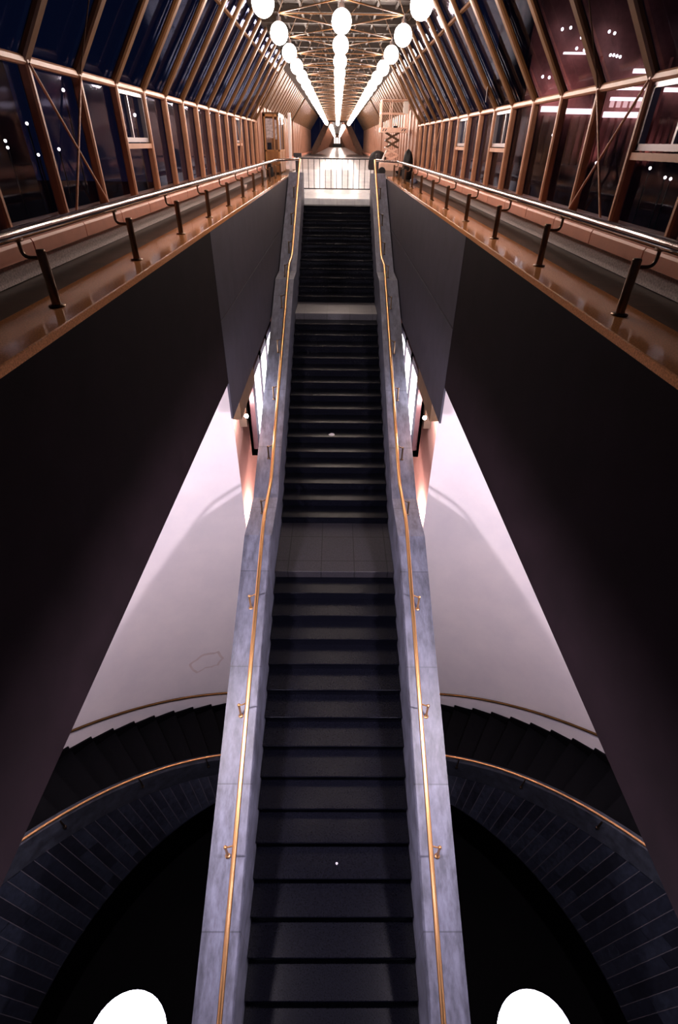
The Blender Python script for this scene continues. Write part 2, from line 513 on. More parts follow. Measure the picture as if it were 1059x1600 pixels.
# ------------------------------------------------------------------ the glazed bays
WIN = 0
for sd in (-1, 1):
    ys = rib_ys(sd)
    kz = KZ[sd]
    xt = KX - (ZR - kz) / SL
    up = (-sd * 1.0, 0, 1 / SL * 0)
    # ribs: post + rafter
    pm = MB(); pm.bar((sd * (KX + 0.03), 0, -0.55), (sd * (KX + 0.03), 0, kz + 0.03), 0.088, 0.06, up=(0, 1, 0), c=0.016)
    rm = MB(); rm.bar((sd * (KX + 0.035), 0, kz - 0.015), (sd * (xt + 0.035), 0, ZR), 0.115, 0.06, up=(-sd, 0, 0.74), c=0.016)
    pme, rme = pm.mesh('post', M_PAINT), rm.mesh('rafter', M_RAFT)
    for i, y in enumerate(ys):
        if y < 3.9: continue
        r = empty('steel_rib', (0, y, 0))
        tag(r, 'cream steel window rib, %s from the near end of %s glass wall' % (ordinal(i - 1), SIDE[sd]), 'rib', 'ribs of the %s glass wall' % SIDE[sd])
        for nm, me in (('post', pme), ('rafter', rme)):
            o = bpy.data.objects.new(nm, me); COL.objects.link(o); o.parent = r
    # panes
    for i in range(len(ys) - 1):
        y0, y1 = ys[i] + 0.035, ys[i + 1] - 0.035
        xg = sd * (KX + 0.075)
        WIN += 1
        b = MB()
        casement = (sd < 0 and i in (4, 12)) or (sd > 0 and i in (1, 6, 9))
        zt = -0.02 if casement else None
        x0, x1 = sorted((xg - 0.005, xg + 0.005))
        b.box(x0, x1, y0, y1, -0.545, (zt - 0.03) if casement else kz - 0.03)
        # slope pane
        pA = Vector((sd * (KX + 0.085), y0, kz + 0.03)); pB = Vector((sd * (xt + 0.085), y0, ZR))
        n = Vector((-sd * 0.0074, 0, -0.0054)); e = Vector((0, y1 - y0, 0))
        vs = [pA, pB, pB + e, pA + e]
        vs += [v - n for v in vs]
        b.add(vs, [(0, 1, 2, 3), (7, 6, 5, 4), (0, 3, 7, 4), (1, 5, 6, 2), (0, 4, 5, 1), (3, 2, 6, 7)])
        w = struct(b.build('window_%d' % WIN, M_GLASS), '%s glazed bay between ribs of %s wall, counted from near end' % (ordinal(i), SIDE[sd]), 'window')
        if casement:
            c = empty('sliding_window', (xg, (y0 + y1) / 2, zt))
            which = {(-1, 4): 'nearer silver sliding window set in the left glass wall', (-1, 12): 'farther silver sliding window in the left glass wall beside the booth',
                     (1, 1): 'silver sliding window at the right edge of the photo', (1, 6): 'small silver sliding window midway along the right glass wall', (1, 9): 'farthest silver sliding window in the right glass wall'}[(sd, i)]
            tag(c, which, 'window', 'sliding windows in the glass walls')
            hw = (y1 - y0) / 2; h = kz - 0.05 - zt
            f = MB()
            f.bar((-sd * .03, -hw, 0.02), (-sd * .03, hw, 0.02), 0.05, 0.045)
            f.bar((-sd * .03, -hw, h), (-sd * .03, hw, h), 0.05, 0.035)
            f.bar((-sd * .03, -hw + .02, 0), (-sd * .03, -hw + .02, h), 0.05, 0.03, up=(0, 1, 0))
            f.bar((-sd * .03, hw - .02, 0), (-sd * .03, hw - .02, h), 0.05, 0.03, up=(0, 1, 0))
            f.build('frame', M_ALU, c)
            f = MB(); f.bar((-sd * .02, 0.03 - hw * .2, 0), (-sd * .02, 0.03 - hw * .2, h), 0.03, 0.028, up=(0, 1, 0))
            f.build('mullion', M_ALU, c)
            f = MB(); f.box(-0.004, 0.004, -hw + .03, hw - .03, 0.03, h - .01)
            f.build('pane', M_GLASS, c)
            f = MB(); f.bar((-sd * .03, -hw, -0.04), (-sd * .03, hw, -0.04), 0.09, 0.05)
            f.build('transom', M_PAINT, c)
    # radiator casings
    cm = MB()
    L = 0.955
    cm.prism([(sd * 2.30, -0.719), (sd * 2.30, -0.625), (sd * 2.312, -0.606), (sd * 2.57, -0.606), (sd * 2.57, -0.719)][::sd], 'y', 0.006, L)
    cme = cm.mesh('radiator_casing', M_CASING)
    for i in range(17 if sd < 0 else 22):
        y = (3.28 if sd < 0 else 3.22) + 0.965 * i
        o = bpy.data.objects.new('radiator_casing', cme); COL.objects.link(o); o.location = (0, y, 0)
        tag(o, 'pinkish cream radiator cover section, %s from the near end of %s wall' % (ordinal(i), SIDE[sd]), 'radiator cover', 'radiator covers along the %s wall' % SIDE[sd])
    b = MB()
    x0, x1 = sorted((sd * 2.30, sd * 2.42))
    b.box(x0, x1, 24.5, YEND, -0.719, -0.606)
    struct(b.build('trim_far_skirting_' + SIDE[sd], M_CASING), 'pale skirting casing far along the %s wall' % SIDE[sd], 'trim')
    # X bracing
    def brace(y0, y1, which):
        r = empty('brace_rods', (0, 0, 0))
        tag(r, which, 'brace')
        x = sd * (KX - 0.015)
        for a0, a1 in ((y0, y1), (y1, y0 + 0.16)):
            MB().tube([(x, a0, kz - 0.02), (x, a1, -0.54)], 0.011, 8).build('rod', M_PAINT, r)
        MB().tube([(x, y1, kz), (sd * (KX - (ZR - kz) / SL - 0.02), y1 - 0.95, ZR - 0.02)], 0.006, 6).build('upper_rod', M_BEAM, r)
    brace(ys[2] + 0.0, ys[3], 'crossed thin bracing rods in the near bay of the %s glass wall' % SIDE[sd])
    brace(ys[12], ys[13], 'crossed bracing rods in a distant bay of the %s glass wall' % SIDE[sd])

# ------------------------------------------------------------------ roof lattice and globe lamps
ZN = 1.32
LX, RX, CX = -0.775, 0.83, 0.027
SP = 1.757
Y0S, Y0C = 7.12, 8.02
NL = 23
b = MB()
nodes = {}
for k in range(-1, NL):
    nodes[(-1, k)] = Vector((LX, Y0S + SP * k, ZN)); nodes[(1, k)] = Vector((RX, Y0S + SP * k, ZN)); nodes[(0, k)] = Vector((CX, Y0C + SP * k, ZN))
for k in range(-1, NL):
    sect = MB()
    for sgn in (-1, 1):
        n = nodes[(sgn, k)]
        for kk in (k - 1, k):
            if (0, kk) in nodes:
                sect.tube([n, nodes[(0, kk)]], 0.0085, 6)
        # up to the roof
        for dx, dy in ((0.5 * sgn, 0.5), (-0.35 * sgn, -0.5)):
            sect.tube([n, (n.x + dx, n.y + dy, ZR - 0.04)], 0.006, 5, mi=1)
    sect.tube([nodes[(-1, k)], nodes[(1, k)]], 0.0085, 6)
    c = nodes[(0, k)]
    for dx, dy in ((0.45, 0.5), (-0.45, -0.5)):
        sect.tube([c, (c.x + dx, c.y + dy, ZR - 0.04)], 0.006, 5, mi=1)
    if k == -1:
        continue
    o = sect.build('roof_lattice', [M_RAFT, M_BEAM])
    tag(o, 'fan of thin brown lattice rods under the roof, %s from the near end' % ordinal(k), 'lattice', 'roof lattice')

gl = MB(); gl.sphere((0, 0, 0), 0.113, 20, 12, 1.0)
ca = MB(); ca.lathe([(0.001, 0.155), (0.03, 0.155), (0.034, 0.105), (0.05, 0.095), (0.0505, 0.088)], 14)
stm = MB(); stm.tube([(0, 0, 0.15), (0, 0, 0.20)], 0.012, 8)
gme, cme, sme = gl.mesh('globe', M_LAMP), ca.mesh('cap', M_ALU), stm.mesh('stem', M_ALU)
for row, x, y0 in (('left', LX, Y0S), ('middle', CX, Y0C), ('right', RX, Y0S)):
    for k in range(NL):
        z = ZN - 0.19
        y = y0 + SP * k
        r = empty('globe_lamp', (x, y, z))
        tag(r, ('glowing white globe lamp, %s from the near end of the %s ceiling row' % (ordinal(k), row)) if k >= 0 else 'globe lamp overhead at the very near end of the %s row' % row, 'lamp', 'globe lamps of the %s ceiling row' % row)
        for nm, me in (('globe', gme), ('cap', cme), ('stem', sme)):
            o = bpy.data.objects.new(nm, me); COL.objects.link(o); o.parent = r

# ------------------------------------------------------------------ far portal and the second tunnel
b = MB()
for sd in (-1, 1):
    b.bar((sd * 2.40, YEND, ZD), (sd * 0.86, YEND, 1.56), 0.34, 0.34, up=(0, 1, 0))
b.bar((-1.1, YEND, 1.62), (1.1, YEND, 1.62), 0.25, 0.25)
tag(b.build('portal_frame', M_CLAD), 'leaning A-shaped portal frame at the far end of the glazed hall', 'portal')
for sd in (-1, 1):
    WIN += 1
    poly = [(sd * 2.43, 0.9), (sd * 1.72, ZR), (sd * 0.9, ZR), (sd * 0.9, 1.5), (sd * 2.43, -0.8)]
    b = MB(); b.prism(poly[::-1] if sd > 0 else poly, 'y', YEND + 0.22, YEND + 0.24)
    w = struct(b.build('window_%d' % WIN, M_GLASS), 'dark blue triangular end window %s of the far portal' % SIDE[sd], 'window')
    f = MB(); f.box(sd * 1.55 - .02, sd * 1.55 + .02, YEND + 0.18, YEND + 0.22, -0.2, 1.8); f.build('mullion', M_BLACK, w)
    b = MB()
    y = YEND
    i = 0
    while y < 150:
        d = 0 if i % 3 else 0.05
        b.bar((sd * (2.15 - d), y, ZD), (sd * (0.62 - d), y, 1.75), 0.02 + (0.1 if d else 0.02), 0.9 if not d else 0.14, up=(0, 1, 0))
        y += 0.9
        i += 1
    b.quad([(sd * 2.2, YEND, ZD), (sd * 0.67, YEND, 1.75), (sd * 0.67, 150, 1.75), (sd * 2.2, 150, ZD)])
    b.quad([(sd * 2.26, YEND, ZD), (sd * 0.73, YEND, 1.75), (sd * 0.73, 150, 1.75), (sd * 2.26, 150, ZD)])
    struct(b.build('wall_%s_end_tunnel' % SIDE[sd], M_CLAD), 'leaning pinkish wall of the narrow end tunnel, %s side' % SIDE[sd], 'wall')
b = MB(); b.box(-0.8, 0.8, YEND, 150, 1.75, 1.8)
struct(b.build('ceiling_end_tunnel', M_ROOF), 'brown roof of the narrow end tunnel', 'ceiling')
b = MB(); b.box(-2.4, 2.4, 150, 150.2, ZD, 2)
struct(b.build('wall_end', M_CLAD), 'end wall of the far tunnel', 'wall')
d = empty('end_door', (0, 149.8, ZD))
tag(d, 'small dark glazed doorway at the vanishing end of the bridge', 'door')
MB().box(-1.1, 1.1, 0, 0.15, 0, 0.75).build('lower_leaf', M_BLACK, d)
MB().box(-0.8, 0.8, 0, 0.12, 0.75, 1.9).build('lit_pane', emis('door_glow', (1, .8, .75), 1.6), d)
f = MB()
for xx in (-0.8, -0.27, 0.27, 0.8): f.box(xx - .06, xx + .06, -0.05, 0.1, 0.7, 1.95)
f.build('frame', M_BLACK, d)
gl2 = MB(); gl2.sphere((0, 0, 0), 0.21, 14, 8)
st2 = MB(); st2.tube([(0, 0, 0.2), (0, 0, 0.5)], 0.02, 6)
g2, s2 = gl2.mesh('globe', M_LAMPFAR), st2.mesh('stem', M_ALU)
for row, x in (('left', -0.6), ('right', 0.6)):
    for k in range(16):
        r = empty('globe_lamp', (x, 62 + 5.3 * k, 1.25))
        tag(r, 'tiny distant globe lamp, %s of the %s row beyond the portal' % (ordinal(k), row), 'lamp', 'globe lamps of the %s row beyond the portal' % row)
        for nm, me in (('globe', g2), ('stem', s2)):
            o = bpy.data.objects.new(nm, me); COL.objects.link(o); o.parent = r

# ------------------------------------------------------------------ central staircase
st = empty('staircase', (0, YT, ZT))
tag(st, 'long dark granite staircase rising in three flights between two curbs', 'staircase')
def child(mb, name, m, parent=st):
    o = mb.build(name, m, parent)
    o.location = -Vector(parent.location)
    return o
flights = [(YT, ZT, 12), (Y1F, Z1, 15), (Y2F, Z2, 19)]
for y0, z0, n in flights:
    for i in range(1, n + 1):
        yf = y0 - TR * i
        z = z0 - RI * i
        b = MB()
        w = 1.105
        prof = [(yf - 0.012, z - 0.045), (yf - 0.018, z - 0.008), (yf - 0.010, z), (yf + TR + 0.01, z), (yf + TR + 0.01, z - 0.30), (yf + 0.012, z - 0.30), (yf + 0.012, z - 0.05)]
        b.prism(prof, 'x', -w, w)
        child(b, 'step', M_TREAD)
for yb, yf, z, nm in ((Y1B, Y1F, Z1, 0), (Y2B, Y2F, Z2, 1)):
    b = MB()
    b.prism([(yf - 0.015, z - 0.05), (yf - 0.015, z - 0.008), (yf - 0.008, z), (yb + 0.01, z), (yb + 0.01, z - 0.35), (yf + 0.012, z - 0.35), (yf + 0.012, z - 0.055)], 'x', -1.105, 1.105)
    child(b, 'landing', M_LAND if nm else M_LAND2)
b = MB()
b.prism([(YT - 0.015, ZT - 0.05), (YT - 0.015, ZT + 0.004), (YT + 0.5, ZT + 0.004), (YT + 0.5, ZT - 0.2), (YT + 0.01, ZT - 0.3)], 'x', -1.105, 1.105)
child(b, 'top_nosing', M_FARFLOOR)
CURB = [(20.05, -0.80), (19.9, -0.80), (15.10, -2.865), (14.05, -2.865), (7.98, -5.565), (6.82, -5.565), (-0.6, -8.81)]
UND = [(-0.6, -10.4), (6.6, -7.2), (8.2, -7.0), (14.1, -4.5), (15.2, -4.4), (20.05, -2.3)]
for sd in (-1, 1):
    b = MB()
    x0, x1 = sorted((sd * 1.112, sd * 1.588))
    b.prism((CURB + UND)[::-1], 'x', x0, x1)
    c = child(b, 'curb', M_CURB)
    c['label'] = 'blue grey stone curb on the %s of the steps' % SIDE[sd]
b = MB()
b.prism([(-0.6, -10.4), (6.6, -7.2), (8.2, -7.0), (14.1, -4.5), (15.2, -4.4), (20.05, -2.3), (20.05, -2.1), (15.2, -4.2), (14.1, -4.3), (8.2, -6.8), (6.6, -7.0), (-0.6, -10.2)], 'x', -1.112, 1.112)
child(b, 'soffit', M_PLUM)
# scuffs and a splash of spilt light stone dust on treads are part of the photo's worn treads
M_SPILL = mat('dried_white_splash', (0.55, 0.53, 0.58), 0.7)
def splash(x, fl, i, back, rx, ry, label):
    y0, z0, n = flights[fl]
    y, z = y0 - TR * i + back, z0 - RI * i
    b = MB()
    rnd = random.Random(int(x * 1000) + i)
    ring = [(rx * (.75 + .35 * rnd.random()) * math.cos(g * PI / 8), ry * (.75 + .35 * rnd.random()) * math.sin(g * PI / 8)) for g in range(16)]
    b.prism(ring, 'z', 0, 0.003)
    o = b.build('paint_splash', M_SPILL); o.location = (x, y, z + .0005)
    tag(o, label, 'stain')
splash(-0.085, 1, 10, 0.10, 0.075, 0.07, 'small white splash dried on a tread of the middle flight')
splash(0.06, 2, 11, 0.17, 0.020, 0.018, 'tiny pale round spot on a tread of the lowest flight')
# brass handrails
def smooth_path(pts, r=0.25, n=5):
    out = [Vector(pts[0])]
    for i in range(1, len(pts) - 1):
        p, a, c = Vector(pts[i]), Vector(pts[i - 1]), Vector(pts[i + 1])
        d0, d1 = (a - p), (c - p)
        k = min(r, d0.length * .45, d1.length * .45)
        s, e = p + d0.normalized() * k, p + d1.normalized() * k
        for j in range(n + 1):
            t = j / n
            out.append(s * (1 - t) ** 2 + p * 2 * t * (1 - t) + e * t * t)
    out.append(Vector(pts[-1]))
    return out
def curbz(y):
    for (ya, za), (yb, zb) in zip(CURB, CURB[1:]):
        if yb <= y <= ya:
            return zb + (za - zb) * (y - yb) / (ya - yb)
    return CURB[-1][1]
for sd in (-1, 1):
    r = empty('stair_handrail', (sd * 1.22, 19.9, -0.8))
    tag(r, 'polished brass handrail above the %s curb of the long stairs' % SIDE[sd], 'handrail', 'brass handrails of the long stairs')
    pts = [(sd * 1.225, y, z + 0.355) for y, z in CURB[1:]]
    o = MB().tube(smooth_path(pts, 0.22), 0.031, 14).build('rail', M_BRASS, r); o.location = -r.location
    for y in (18.5, 17.15, 15.85, 14.35, 13.03, 11.6, 10.28, 8.83, 7.47, 5.6, 4.1, 2.55, 1.0):
        z = curbz(y)
        b = MB()
        b.lathe([(0.001, 0.0), (0.035, 0.0), (0.035, 0.012), (0.018, 0.02)], 12, (sd * 1.355, y, z))
        b.tube([(sd * 1.355, y, z), (sd * 1.355, y, z + 0.27)], 0.017, 8)
        b.sphere((sd * 1.355, y, z + 0.275), 0.024, 10, 6)
        b.tube([(sd * 1.355, y, z + 0.265), (sd * 1.30, y, z + 0.29), (sd * 1.235, y, z + 0.335)], 0.010, 8)
        o = b.build('bracket', M_BRASS if y < 7 else M_BRONZE, r); o.location = -r.location

# ------------------------------------------------------------------ ledge handrails
for sd in (-1, 1):
    r = empty('ledge_handrail', (sd * 1.83, 3.4, ZD))
    tag(r, 'dark polished steel handrail on short posts along the %s granite ledge' % SIDE[sd], 'handrail', 'steel handrails along the ledges')
    zr = -0.463
    pts = [(sd * 1.946, -0.15, zr), (sd * 1.946, 19.3, zr), (sd * 1.25, 19.95, zr + 0.02)]
    o = MB().tube(smooth_path(pts, 0.12), 0.036, 14).build('rail', M_STEEL, r); o.location = -r.location
    ys = [(3.42 if sd < 0 else 3.37) + 1.607 * k for k in range(-1, 11)]
    for y in ys:
        b = MB()
        x = sd * 1.829
        b.lathe([(0.001, 0.0), (0.052, 0.0), (0.052, 0.008), (0.03, 0.014)], 14, (x, y, ZD))
        b.tube([(x, y, ZD), (x, y, ZD + 0.325)], 0.028, 12)
        b.lathe([(0.028, 0.322), (0.024, 0.332), (0.001, 0.334)], 12, (x, y, ZD))
        p = b.build('post', M_BRONZE, r); p.location = -r.location
        b = MB()
        b.tube(smooth_path([(x, y, ZD + 0.285), (x + sd * 0.117, y, ZD + 0.285), (x + sd * 0.117, y, zr - 0.02)], 0.06), 0.0115, 8)
        b.lathe([(0.001, -0.045), (0.03, -0.04), (0.032, -0.02)], 10, (x + sd * 0.117, y, zr))
        b.build('bracket', M_BRONZE, p)

# ------------------------------------------------------------------ gate at the head of the stairs
g = empty('gate', (0, 21.4, ZT))
tag(g, 'black barred gate closing the head of the stairs', 'gate')
b = MB()
b.box(-1.38, 1.33, -0.025, 0.025, 1.05, 1.09)
b.box(-1.38, 1.33, -0.02, 0.02, 0.165, 0.20)
b.box(-1.38, -1.34, -0.02, 0.02, 0.165, 1.07); b.box(1.29, 1.33, -0.02, 0.02, 0.165, 1.07)
b.build('frame', M_BLACK, g)
for i in range(13):
    x = -1.33 + 0.2 * (i + 0.55)
    MB().tube([(x, 0, 0.2), (x, 0, 1.05)], 0.012, 6).build('baluster', M_BLACK, g)
for sd in (-1, 1):
    p = MB(); p.box(sd * 1.42 - .045, sd * 1.42 + .045, -0.045, 0.045, 0, 1.12)
    po = p.build('gate_post', M_BLACK, g)
    MB().cbox(sd * 1.42 - (0.1 if sd < 0 else .07), sd * 1.42 + (.17 if sd < 0 else .07), -0.1, 0.1, 1.1, 1.22, 0.01).build('post_cap', M_BLACK, po)

# ------------------------------------------------------------------ wooden glazed booth
bo = empty('glazed_booth', (-2.13, 20.35, ZD))
tag(bo, 'tall varnished wood booth with glazed upper panels behind the left handrail', 'booth')
X0, X1, Y0, Y1, H = -0.25, 0.23, 0.0, 2.1, 1.60
b = MB()
for x in (X0, X1 - .05):
    for y in (Y0, Y1 - .05):
        b.box(x, x + .05, y, y + .05, 0, H)
b.box(X0, X1, Y0, Y1, H - .07, H)
for z in (0.62,):
    b.box(X0, X1, Y0, Y0 + .04, z, z + .05); b.box(X1 - .04, X1, Y0, Y1, z, z + .05)
b.box(X1 - .045, X1, 1.0, 1.06, 0.0, H)
b.box(X0 + .3, X0 + .33, Y0, Y0 + .04, 0.62, H)
b.build('frame', M_WOOD, bo)
b = MB(); b.box(X0 + .05, X1 - .05, Y0 + .012, Y0 + .03, 0.05, 0.62); b.box(X1 - .03, X1 - .012, Y0 + .05, Y1 - .05, 0.05, 0.62)
b.box(X0 + .01, X0 + .03, .05, Y1 - .05, 0, H - .07)
b.box(X0 + .05, X1 - .05, Y1 - .03, Y1 - .01, 0, H - .07)
b.build('lower_panel', mat('wood_panel', (0.30, 0.13, 0.045), 0.35, var=0.3, scale=5, stretch=(1, 1, .1)), bo)
MB().box(X0 + .05, X0 + .3, Y0 + .015, Y0 + .02, 0.67, H - .07).build('pane', M_GLASS, bo)
MB().box(X0 + .33, X1 - .05, Y0 + .015, Y0 + .02, 0.67, H - .07).build('pane', M_GLASS, bo)
MB().box(X1 - .025, X1 - .02, Y0 + .05, 1.0, 0.67, H - .07).build('pane', M_GLASS, bo)
MB().box(X1 - .025, X1 - .02, 1.06, Y1 - .05, 0.67, H - .07).build('pane', M_GLASS, bo)
MB().cbox(X0 - .02, X1 + .02, Y0 - .02, Y1 + .02, H, H + .04, 0.01).build('roof_board', M_BEAM, bo)
M_PAPER = mat('pasted_paper', (0.45, 0.40, 0.42), 0.8, var=0.5, scale=14)
o = MB().box(X0 + .06, X0 + .29, Y0 + .006, Y0 + .011, 0.98, 1.48).build('paper_sheet', M_PAPER, bo)
o = MB().box(X0 + .35, X1 - .07, Y0 + .006, Y0 + .011, 0.95, 1.45).build('paper_sheet', M_PAPER, bo)
o = MB().cbox(X0 + .07, X0 + .2, Y0 + .05, Y0 + .15, 0.66, 0.86, .01).build('dark_box', M_RUBBER, bo)
b = MB(); b.box(-1.80, -1.70, 22.9, 23.0, ZD, 0.85)
tag(b.build('white_post', mat('white_post_paint', (0.85, 0.8, 0.82), 0.4)), 'slim white post standing just right of the wooden booth', 'post')

# bottle, dark bag and cup beside the booth
bt = empty('water_bottle', (-2.21, 18.2, ZD))
tag(bt, 'clear plastic bottle standing left of the wooden booth', 'bottle')
M_PET = mat('bottle_plastic', (0.62, 0.55, 0.55), 0.2, spec=0.8)
MB().lathe([(0.001, 0), (0.06, 0.0), (0.065, 0.02), (0.065, 0.26), (0.05, 0.32), (0.025, 0.37), (0.025, 0.39)], 14).build('body', M_PET, bt)
MB().lathe([(0.03, 0.385), (0.03, 0.42), (0.001, 0.422)], 12).build('lid', mat('white_plastic', (0.8, .78, .78), .4), bt)

def lump(name, loc, rx, ry, h, label, cat, m, seed, lean=0.0, parts=None):
    rnd = random.Random(seed)
    ph = [rnd.uniform(0, 6.28) for _ in range(6)]
    rows = []
    n, mm = 28, 14
    for i in range(mm + 1):
        t = i / mm
        rr = max(0.12, (1 - t ** 5) ** 0.5) * (0.9 + 0.1 * math.sin(min(1, t * 4) * PI / 2))
        row = []
        for j in range(n + 1):
            g = 2 * PI * (j % n) / n
            wob = 1 + 0.07 * math.sin(3 * g + ph[0] + 3 * t) + 0.05 * math.sin(5 * g + ph[1] - 5 * t) + 0.03 * math.sin(9 * g + ph[2] + 7 * t)
            row.append((rx * rr * wob * math.cos(g) + lean * t, ry * rr * wob * math.sin(g), h * t * (1 + 0.02 * math.sin(4 * g + ph[3]))))
        rows.append(row)
    b = MB()
    b.strip(rows)
    b.quad([rows[-1][j] for j in range(n)])
    b.quad([rows[0][j] for j in range(n)][::-1])
    o = b.build(name, m)
    o.location = loc
    return tag(o, label, cat)
lump('dark_bag', (-2.13, 19.2, ZD), 0.10, 0.12, 0.36, 'small dark bag leaning at the foot of the wooden booth', 'bag', M_RUBBER, 3)
lump('black_sack', (1.66, 24.95, ZD), 0.36, 0.24, 0.64, 'wide black sack lying behind the right end of the gate', 'sack', M_RUBBER, 5, lean=-0.02)
lump('black_sack', (2.145, 18.6, ZD), 0.15, 0.30, 0.74, 'tall hunched black sack on the side deck below the lift', 'sack', M_RUBBER, 8, lean=0.0)
lump('plastic_bag', (2.13, 16.6, ZD), 0.10, 0.14, 0.12, 'small crumpled bluish plastic bag on the right side deck', 'bag', mat('blue_plastic', (0.16, 0.18, 0.28), 0.3), 11)
cu = MB(); cu.lathe([(0.001, 0), (0.05, 0), (0.065, 0.09), (0.06, 0.09), (0.046, 0.006), (0.001, 0.006)], 16)
o = cu.build('paper_cup', mat('cup_paper', (0.75, 0.62, 0.6), 0.7)); o.location = (-2.13, 13.6, ZD)
tag(o, 'small pale bowl-like cup left on the left side deck', 'cup')

# ------------------------------------------------------------------ scissor lift
li = empty('scissor_lift', (1.80, 20.9, ZD))
tag(li, 'pink-orange scissor lift with a railed platform raised behind the right ledge', 'lift')
w0, w1, d0, d1 = -0.40, 0.50, -0.38, 0.42
ZP0, ZP1, ZG = 1.175, 1.30, 2.0
b = MB()
b.cbox(w0, w1, d0, d1, ZP0, ZP1, 0.015)
b.build('platform', M_ORANGE, li)
b = MB()
for x, s2_ in ((w0 + .06, 1), (w0 + .14, 1), (w1 - .22, 1), (w1 - .14, 1)):
    b.prism([(x, ZP0 + .03), (x + .03, ZP0 + .03), (x + .07, ZP1 - .03), (x + .04, ZP1 - .03)], 'y', d0 - .006, d0 + .0)
b.build('hazard_stripe', M_BLACK, li)
b = MB()
for x in (w0 + .02, w1 - .02):
    for y in (d0 + .02, d1 - .02):
        b.tube([(x, y, ZP1), (x, y, ZG)], 0.02, 8)
    for z in (ZG, (ZP1 + ZG) / 2 + .02):
        b.tube([(x, d0 + .02, z), (x, d1 - .02, z)], 0.02, 8)
    b.tube([(x, (d0 + d1) / 2, ZP1), (x, (d0 + d1) / 2, ZG)], 0.014, 8)
for y in (d0 + .02, d1 - .02):
    for z in (ZG, (ZP1 + ZG) / 2 + .02):
        b.tube([(w0 + .02, y, z), (w1 - .02, y, z)], 0.013, 8)
    b.tube([(w0 + .34, y, ZP1), (w0 + .34, y, ZG)], 0.012, 8)
b.build('guard_rail', M_ORANGE, li)
MB().cbox(w1 - .2, w1 - .03, d0 + .0, d0 + .06, 1.66, 1.97, .01).build('control_panel', mat('panel_white', (0.85, .8, .76), .5), li)
MB().cbox(0.02, 0.14, d0 - .02, d0 + .1, ZP1, ZP1 + .05, .01).build('toolbox', M_RUBBER, li)
ZS0, ZS1 = 0.36, 1.17
n = 4
for k in range(n):
    za, zb = ZS0 + (ZS1 - ZS0) * k / n, ZS0 + (ZS1 - ZS0) * (k + 1) / n
    for y in (-0.16, 0.16):
        for s in (-1, 1):
            MB().bar((-s * 0.22 + .03, y + s * .025, za), (s * 0.22 + .03, y + s * .025, zb), 0.035, 0.05, up=(0, 0, 1), c=.006).build('scissor_arm', M_BEAM if k > 1 else M_ORANGE, li)
    MB().tube([(-.19, -.2, za), (-.19, .2, za)], 0.02, 8).build('pivot_bar', M_BLACK, li)
MB().tube([(-0.3, -.1, 0.35), (-0.02, -.1, 0.95)], 0.035, 10).build('hydraulic_ram', mat('ram_white', (.9, .82, .78), .3), li)
b = MB(); b.cbox(w0 + .05, w1 - .05, d0 + .05, d1 - .05, 0.14, 0.36, 0.02)
b.build('chassis', M_ORANGE, li)
for x in (w0 + .12, w1 - .12):
    for y in (d0 + .06, d1 - .06):
        b = MB(); b.tube([(x, y - .05, 0.12), (x, y + .05, 0.12)], 0.12, 18)
        b.build('wheel', M_RUBBER, li)

# paper notice on a right-hand rafter
nt_ = MB(); nt_.box(-0.07, 0.07, -0.004, 0.004, -0.09, 0.09)
yk = rib_ys(1)[7]
o = nt_.build('paper_notice', mat('notice_white', (0.8, 0.74, 0.74), 0.7))
t = 0.22
o.location = (KX - 0.005 - t / SL, yk + 0.0, KZ[1] + t - 0.02)
o.rotation_euler = (0, math.radians(-36), math.radians(75))
tag(o, 'small white paper notice stuck on a rafter of the right slope', 'notice')

